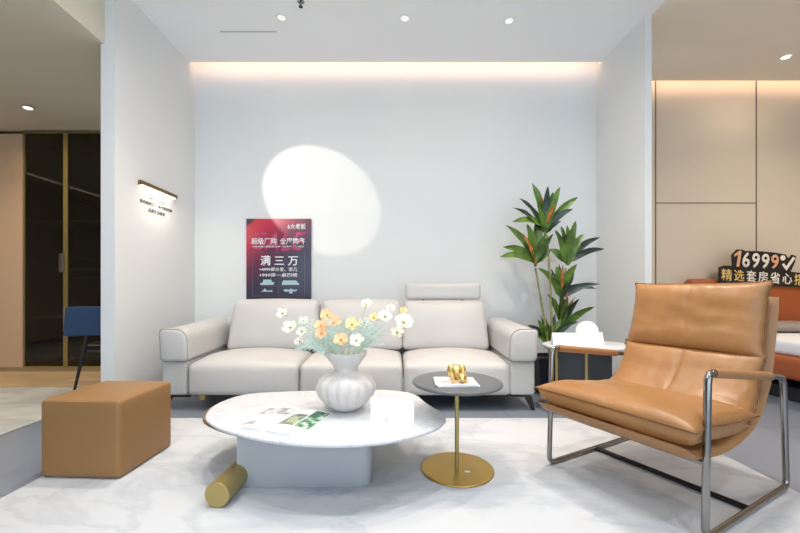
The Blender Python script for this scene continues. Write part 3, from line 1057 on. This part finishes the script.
def rosette(base, tips, dy0):
    g = MB()
    for (x, y, kind) in tips:
        dy = rnd.uniform(-.16, .10)
        b = pp(base[0] + rnd.uniform(-1, 1), base[1] - rnd.uniform(0, 8), dy0)
        e = pp(x, y, dy0 + dy)
        leaf(g, b, e, {0: .041, 1: .034, 2: .016}[kind], kind, .11)
    # short inner leaves that close the heart of the rosette
    for k in range(5):
        a = rnd.uniform(-.9, .9)
        b = pp(base[0], base[1] - 3, dy0)
        e = pp(base[0] + 20 * math.sin(a), base[1] - 30 * math.cos(a) - 4, dy0 + rnd.uniform(-.12, .15))
        leaf(g, b, e, .034, 0 if rnd.random() < .8 else 1, .03)
    g.build('leaf_rosette', [M['leaf'], M['leaf_dark'], M['leaf_orange']], t, angle=80, weld=False)


rosette((546, 236), [(532, 183, 0), (519, 198, 1), (512, 207.5, 1), (512, 222, 0), (548, 186, 1), (560, 187, 0), (578, 197, 0), (573, 209, 1), (561, 221, 1), (541, 195, 2), (556, 203, 2), (553, 192, 0)], 0)
rosette((535.5, 268), [(505.5, 225, 0), (503, 247, 0), (499.5, 257, 0), (527, 224, 0), (537, 214, 0), (553, 234, 0), (551, 250, 0), (522, 233, 2), (541, 222, 0), (546, 232, 0)], -.06)
rosette((567, 268), [(567, 225, 0), (575.6, 220.6, 0), (583, 234, 0), (600, 237.5, 1), (604.5, 249, 1), (589, 252, 1), (555, 230, 0), (550, 249, 0), (561, 226, 0), (572, 228, 0)], .04)
rosette((561, 299), [(538, 268, 0), (559, 263, 2), (563, 265, 2), (577, 264, 0), (600, 284, 1), (597, 289, 1), (551, 277, 0), (570, 270, 0), (556, 266, 0)], .04)
rosette((561, 329), [(547.5, 294, 0), (579, 299, 1), (594, 307, 0), (568, 292, 2), (575, 297, 2), (577.5, 322, 0), (552, 300, 0), (563, 296, 0)], .04)
rosette((550, 347), [(527, 325, 1), (533, 332, 1), (546, 325, 0), (560, 323, 0), (575, 322, 1), (538, 336, 0)], 0)

# ------------------------------------------------------------------ armchair
CA = R_(28.17 - 90)
CW, CD = .729, .836
t = thing('armchair', 'wide tan leather sling armchair on chrome tube frame', 'armchair', (1.414, 1.972, .008), CA)
AZ = -.008      # heights below are measured from the tile floor


def frame_side(x):
    yb = CD / 2
    z0 = .0135
    loop = [(x, -yb, z0), (x, -yb + .024, .664), (x, yb - .04, .562), (x, yb, z0)]
    pts = fillet(loop, .045, 7, True)
    return pts


for s in (-1, 1):
    x = s * CW / 2
    MB().tube(frame_side(x), .0135, 16, True).build('side_frame', M['chrome'], t, angle=70)
    a, b = Vector((x, -CD / 2 + .075, .672)), Vector((x, CD / 2 - .20, .591))
    a.z = .664 - (.102) * ((a.y + CD / 2 - .024) / (CD - .064)); b.z = .664 - (.102) * ((b.y + CD / 2 - .024) / (CD - .064))
    MB().tube([a, a.lerp(b, .02), a.lerp(b, .5), a.lerp(b, .98), b], .0195, 16, rfn=lambda s: .0175 if s in (0, 1) else .020).build('armrest_wrap', M['leather_edge'], t, angle=60)
MB().tube([(-CW / 2, 0.0, .0145), (CW / 2, 0.0, .0145)], .0125, 14).build('floor_bar', M['darkmetal'], t, angle=60)
MB().tube([(-CW / 2, -CD / 2 + .02, .305), (CW / 2, -CD / 2 + .02, .305)], .0115, 14).build('front_bar', M['chrome'], t, angle=60)


def padded(name, path, w0, w1, top, bot, m, pvb=None, nu=44, nv=36, px_=3.2, pv=3.0, wr=.006, seed=0, seam=True, ear=.012, midseam=0, rough_edge=.0018):
    """a cushion built along a side profile: path = (y, z) centreline, thickness above and below, pinched to a piped edge"""
    pl = even(smooth_curve([Vector((0, a - CD / 2, b + AZ)) for a, b in path], 8), nv)
    N = []
    for i in range(nv):
        d = (pl[min(i + 1, nv - 1)] - pl[max(i - 1, 0)]).normalized()
        N.append(Vector((0, -d.z, d.y)))

    def P(u, v, side):
        i = min(nv - 1, int(round(v * (nv - 1))))
        s = 2 * u - 1
        q = 2 * v - 1
        w = (w0 + (w1 - w0) * v) / 2
        corner = (abs(s) ** 6) * (abs(q) ** 6)
        e1, e2 = (px_, pv) if side > 0 or not pvb else (pvb, pvb)
        d_edge = max(0, (1 - abs(s) ** e1)) ** .5 * max(0, (1 - abs(q) ** e2)) ** .5
        th = (top if side > 0 else -bot) * d_edge
        n_ = noise.noise(Vector((s * 2.1 + seed, q * 2.6, seed * 3.3))) * .9 + .5 * noise.noise(Vector((s * 6 + seed, q * 2.2, 5 + seed)))
        # gathers running in from the piping
        ga = math.sin(v * 47 + seed) * math.exp(-(1 - abs(s)) * 9) + math.sin(u * 55 + seed * 2) * math.exp(-(1 - abs(q)) * 9)
        th += side * (wr * n_ + .0016 * ga) * d_edge
        if midseam and side > 0: th -= midseam * math.exp(-(s / .03) ** 2) * d_edge
        pull = 1 - .012 * (1 - abs(q) ** 2) + ear / w * corner
        ruf = rough_edge * (math.sin(v * 63 + seed) * .6 + math.sin(v * 29)) * abs(s) ** 10
        base = pl[i].copy()
        dirv = (pl[min(i + 1, nv - 1)] - pl[max(i - 1, 0)]).normalized()
        base += dirv * (ear * corner * (1 if q > 0 else -1))
        return Vector((s * w * pull + ruf, base.y, base.z)) + N[i] * th

    g = MB()
    g.grid(lambda u, v: P(u, v, 1), nu, nv)
    g.grid(lambda u, v: P(u, v, -1), nu, nv)
    o = g.build(name, m, t, angle=80)
    if seam:
        loop = [P(k / (nu - 1), 0, 1) for k in range(nu)] + [P(1, k / (nv - 1), 1) for k in range(1, nv)] + [P(1 - k / (nu - 1), 1, 1) for k in range(1, nu)] + [P(0, 1 - k / (nv - 1), 1) for k in range(1, nv - 1)]
        MB().tube(loop, .0042, 6, True).build('piping', M['leather_dark'], o, angle=80)
    return o


# sling shell, one continuous sheet of thick leather
padded('sling_shell', [(-.10, .385), (-.06, .356), (.04, .330), (.22, .314), (.42, .332), (.585, .40), (.70, .52), (.765, .68), (.805, .85), (.828, .965)], .72, .685, .024, .022, M['leather_edge'], pv=14, px_=16, wr=.003, seed=4, seam=False, ear=0, nv=60, rough_edge=.001)
padded('seat_cushion', [(-.09, .458), (.05, .452), (.2, .434), (.36, .42), (.51, .42)], .735, .70, .058, .088, M['leather'], pvb=14, seed=1, px_=6, pv=5, wr=.006)
padded('lumbar_cushion', [(.445, .40), (.54, .44), (.62, .52), (.665, .60), (.69, .672)], .69, .65, .062, .045, M['leather'], seed=2, midseam=.004, nu=81, wr=.005, px_=6, pv=4.5)
padded('head_cushion', [(.685, .662), (.72, .75), (.75, .85), (.77, .95), (.785, 1.035)], .65, .635, .068, .03, M['leather'], seed=3, midseam=.005, nu=81, wr=.007, px_=5.5, pv=5)

# ------------------------------------------------------------------ bed on the right
t = thing('bed', 'orange leather bed with white mattress in the right bay behind the armchair', 'bed', (4.4, 3.3, 0))


def hb(p): return p


MB().rbox((0, 1.02, .62), (2.0, .14, 1.02), .06, 6, 5).build('headboard', M['orange'], t)
MB().rbox((.02, 0, .31), (1.94, 1.96, .20), .05, 6, 4).build('base', M['orange'], t)
MB().rbox((.02, -.02, .06), (1.7, 1.7, .12), .01, 2, 2).build('plinth', M['sofa_dark'], t)
MB().rbox((.04, -.03, .475), (1.82, 1.88, .14), .05, 6, 4).build('mattress', M['mattress'], t)


def pil(p):
    p = p.copy()
    p.z *= 1 - .5 * max(abs(p.x / .57), abs(p.y / .2)) ** 3
    return p


tag(MB().rbox((4.15, 4.04, .606), (1.15, .34, .11), .05, 8, 4, pil).build('pillow', M['greycloth']), 'taupe pillow on the bed against the orange headboard', 'pillow')

# sign standing on the bed head
SO = Vector((3.68, 4.235, 1.06))
t = thing('price_sign', 'black cut-out sale sign reading 16999 at the orange headboard', 'sign', SO)


def sp_(px, py, d=0):
    q = at(px, py, SO.y) - SO
    return Vector((q.x, -d, q.z))


ol = [(718, 283.5), (718.3, 267), (724, 265.5), (731.7, 266), (731, 255), (736, 249.5), (741.5, 249.6), (744, 251), (758, 251.2), (775, 252.8), (784.5, 254.6), (788, 259), (791, 254.8), (795.2, 256.2), (793.7, 263), (789.5, 271.8), (800, 273), (816, 274.5), (816, 288)]
n = len(ol)
MB().add([sp_(x, y, d) for d in (.012, 0) for x, y in ol], [tuple(range(n)), tuple(range(2 * n - 1, n - 1, -1))] + [(i, n + i, n + (i + 1) % n, (i + 1) % n) for i in range(n)]).build('backing_board', M['signblack'], t, smooth=False)


def stext(ch, x0, x1, y0, y1, m, bold=.012, name='character', slope=.09, shear=0):
    a = sp_(x0, y1, .0125)
    h = (y1 - y0) * SO.y / F
    w_ = (x1 - x0) * SO.y / F
    return text(name, ch, t, m, a, (1, 0, -slope), UZ, height=h, width=w_, depth=.003, bold=bold, shear=shear)


one = [(735.2, 266.6), (738.0, 266.8), (740.4, 251.0), (738.2, 250.8), (733.4, 254.3), (733.2, 256.8), (737.2, 254.6)]
n = len(one)
MB().add([sp_(x, y, d) for d in (.0155, .0122) for x, y in one], [tuple(range(n)), tuple(range(2 * n - 1, n - 1, -1))] + [(i, n + i, n + (i + 1) % n, (i + 1) % n) for i in range(n)]).build('figure', M['signpeach'], t, smooth=False)
for ch, x0, x1, y0, y1, m in (('6', 741.2, 748.6, 252.2, 267.3, 'signwhite'), ('9', 751, 758.6, 253, 268, 'signwhite'), ('9', 760.6, 768.2, 253.8, 268.6, 'signwhite'), ('9', 770, 777.6, 254.6, 269, 'signpeach')):
    stext(ch, x0, x1, y0, y1, M[m], .02, 'figure', .04, .08)
for ch, x0, x1, y0, y1, m in (('精', 720.2, 731, 268.6, 280.2, 'signyellow'), ('选', 733, 743.2, 269.5, 280.8, 'signyellow'), ('套', 745.4, 755.2, 270.2, 281.6, 'signwhite'), ('房', 757, 766.8, 271, 282.3, 'signwhite'), ('省', 769, 779, 271.8, 283.2, 'signwhite'), ('心', 781, 791, 273, 283.6, 'signwhite'), ('搭', 793, 803, 274, 285, 'signyellow')):
    stext(ch, x0, x1, y0, y1, M[m], .012)
ck = [(780.6, 264.5), (782.6, 263.3), (784.9, 266.5), (791.8, 256.9), (794, 258.2), (785.2, 270.6)]
n = len(ck)
MB().add([sp_(x, y, d) for d in (.0155, .0122) for x, y in ck], [tuple(range(n)), tuple(range(2 * n - 1, n - 1, -1))] + [(i, n + i, n + (i + 1) % n, (i + 1) % n) for i in range(n)]).build('check_mark', M['signwhite'], t, smooth=False)
MB().lathe([(.012, 0), (.030, 0), (.030, -.003), (.012, -.003)], sp_(781.6, 258, .0125), 20, axis='y').build('degree_ring', M['signwhite'], t)

# ------------------------------------------------------------------ wardrobe with smoked glass doors
t = thing('wardrobe', 'built-in wardrobe with smoked glass doors in thin gold frames', 'wardrobe', (-3.5, 4.5, .06))
g = MB()
X0, X1, HZ = -1.02, 1.12, 2.86
g.box(X0, X1, .6, .62, 0, HZ).box(X0, X0 + .02, .03, .6, 0, HZ).box(X1 - .02, X1, .03, .6, 0, HZ).box(X0, X1, .03, .6, 0, .02).box(X0, X1, .03, .6, HZ - .02, HZ)
g.box(-.01, .01, .06, .6, .02, HZ - .02)
g.box(X0, X1, .035, .045, 2.66, HZ)  # valance that hides the added lamp inside
g.build('carcass', M['darkwood'], t, smooth=False)
for z in (1.79, .60):
    MB().box(X0 + .02, -.01, .06, .6, z - .01, z + .01).build('shelf', M['shelf'], t, smooth=False)
    MB().box(.01, X1 - .02, .06, .6, z - .01, z + .01).build('shelf', M['shelf'], t, smooth=False)
for z in (1.10, 1.21, 1.32):
    MB().box(-.90, -.03, .3, .5, z - .006, z + .006).build('rack_rail', M['clothes_grey'], t, smooth=False)
for k in range(4):
    a, b = X0 + k * .51 + .003, X0 + (k + 1) * .51 - .003
    fr = MB()
    tw = .012 if k == 0 else .02
    fr.box(a, a + (.010 if k % 2 == 0 else .022), 0, .025, 0, HZ).box(b - (.022 if k % 2 == 0 else .010), b, 0, .025, 0, HZ).box(a, b, 0, .025, 0, .012).box(a, b, 0, .025, HZ - .012, HZ)
    d = fr.build('door', M['gold'], t, smooth=False)
    MB().box(a + .01, b - .01, .010, .015, .01, HZ - .01).build('glass_pane', M['smoke'], d, smooth=False)
    if k % 2 == 0:
        MB().rbox((b - .035, -.012, 1.31 - .04), (.05, .018, .23), .004, 1, 2).build('handle', M['chrome'], d)
light('AREA', 'wardrobe_fill_lamp', (-4.0, 4.60, 2.87), 2.2, (1, .85, .6), size=.8, shape='RECTANGLE', sy=.05)  # unseen lamp added to bring out the shelves behind the glass
tb = thing('handbag', 'pale grey handbag on the lower wardrobe shelf behind left glass door', 'handbag', (-4.08, 4.80, .67))
MB().rbox((0, 0, .055), (.26, .12, .11), .04, 5, 4).build('body', M['clothes_grey'], tb)
MB().tube(smooth_curve([(-.08, 0, .09), (-.05, 0, .14), (.05, 0, .14), (.08, 0, .09)], 5), .006, 8).build('handle', M['clothes_grey'], tb)
tb = tag(MB().rbox((-3.66, 4.82, 1.87 + .035), (.22, .16, .06), .028, 4, 4).build('folded_scarf', M['clothes_grey']), 'small folded grey cloth on the upper wardrobe shelf', 'cloth')

# ------------------------------------------------------------------ blue chair half hidden by the left wall
t = thing('dining_chair', 'blue upholstered chair with black legs half hidden by the left wall', 'chair', (-2.74, 3.45, .008))
def curve_back(p):
    p = p.copy()
    p.y += -.10 * (p.x / .25) ** 2 + .08 * p.z
    return p
MB().rbox((0, -.0, .705), (.50, .045, .27), .02, 8, 3, curve_back).build('backrest', M['bluechair'], t)
MB().rbox((0, .25, .445), (.46, .44, .07), .03, 5, 3).build('seat', M['black'], t)
for (x, y, x1, y1, z1) in ((-.125, 0, -.205, -.07, .60), (.125, 0, .205, -.07, .60), (-.17, .40, -.20, .46, .42), (.17, .40, .20, .46, .42)):
    MB().tube([(x1, y1, 0), (x, y, z1)], .014, 10, rfn=lambda s: .010 + .008 * s).build('leg', M['black'], t)

# ------------------------------------------------------------------ camera, daylight, view
cam = bpy.data.cameras.new('camera')
cam.sensor_width = 36
cam.lens = F / 800 * 36
cam.shift_x = (400 - CX) / 800
cam.shift_y = (CY - 266.5) / 800
cam.clip_start = .05
co = bpy.data.objects.new('camera', cam)
link(co)
co.location = (0, 0, 1)
co.rotation_euler = (R_(90), 0, 0)
sc.camera = co
w = bpy.data.worlds.new('daylight')
w.use_nodes = True
w.node_tree.nodes['Background'].inputs['Color'].default_value = (.70, .85, 1, 1)
w.node_tree.nodes['Background'].inputs['Strength'].default_value = 2.5
sc.world = w
sc.view_settings.view_transform = 'Standard'
sc.view_settings.look = 'None'
sc.view_settings.gamma = 1
sc.view_settings.use_curve_mapping = False
sc.view_settings.exposure = 0.0
sc.cycles.use_denoising = True
sc.cycles.max_bounces = 10
sc.cycles.diffuse_bounces = 6
sc.cycles.sample_clamp_indirect = 8
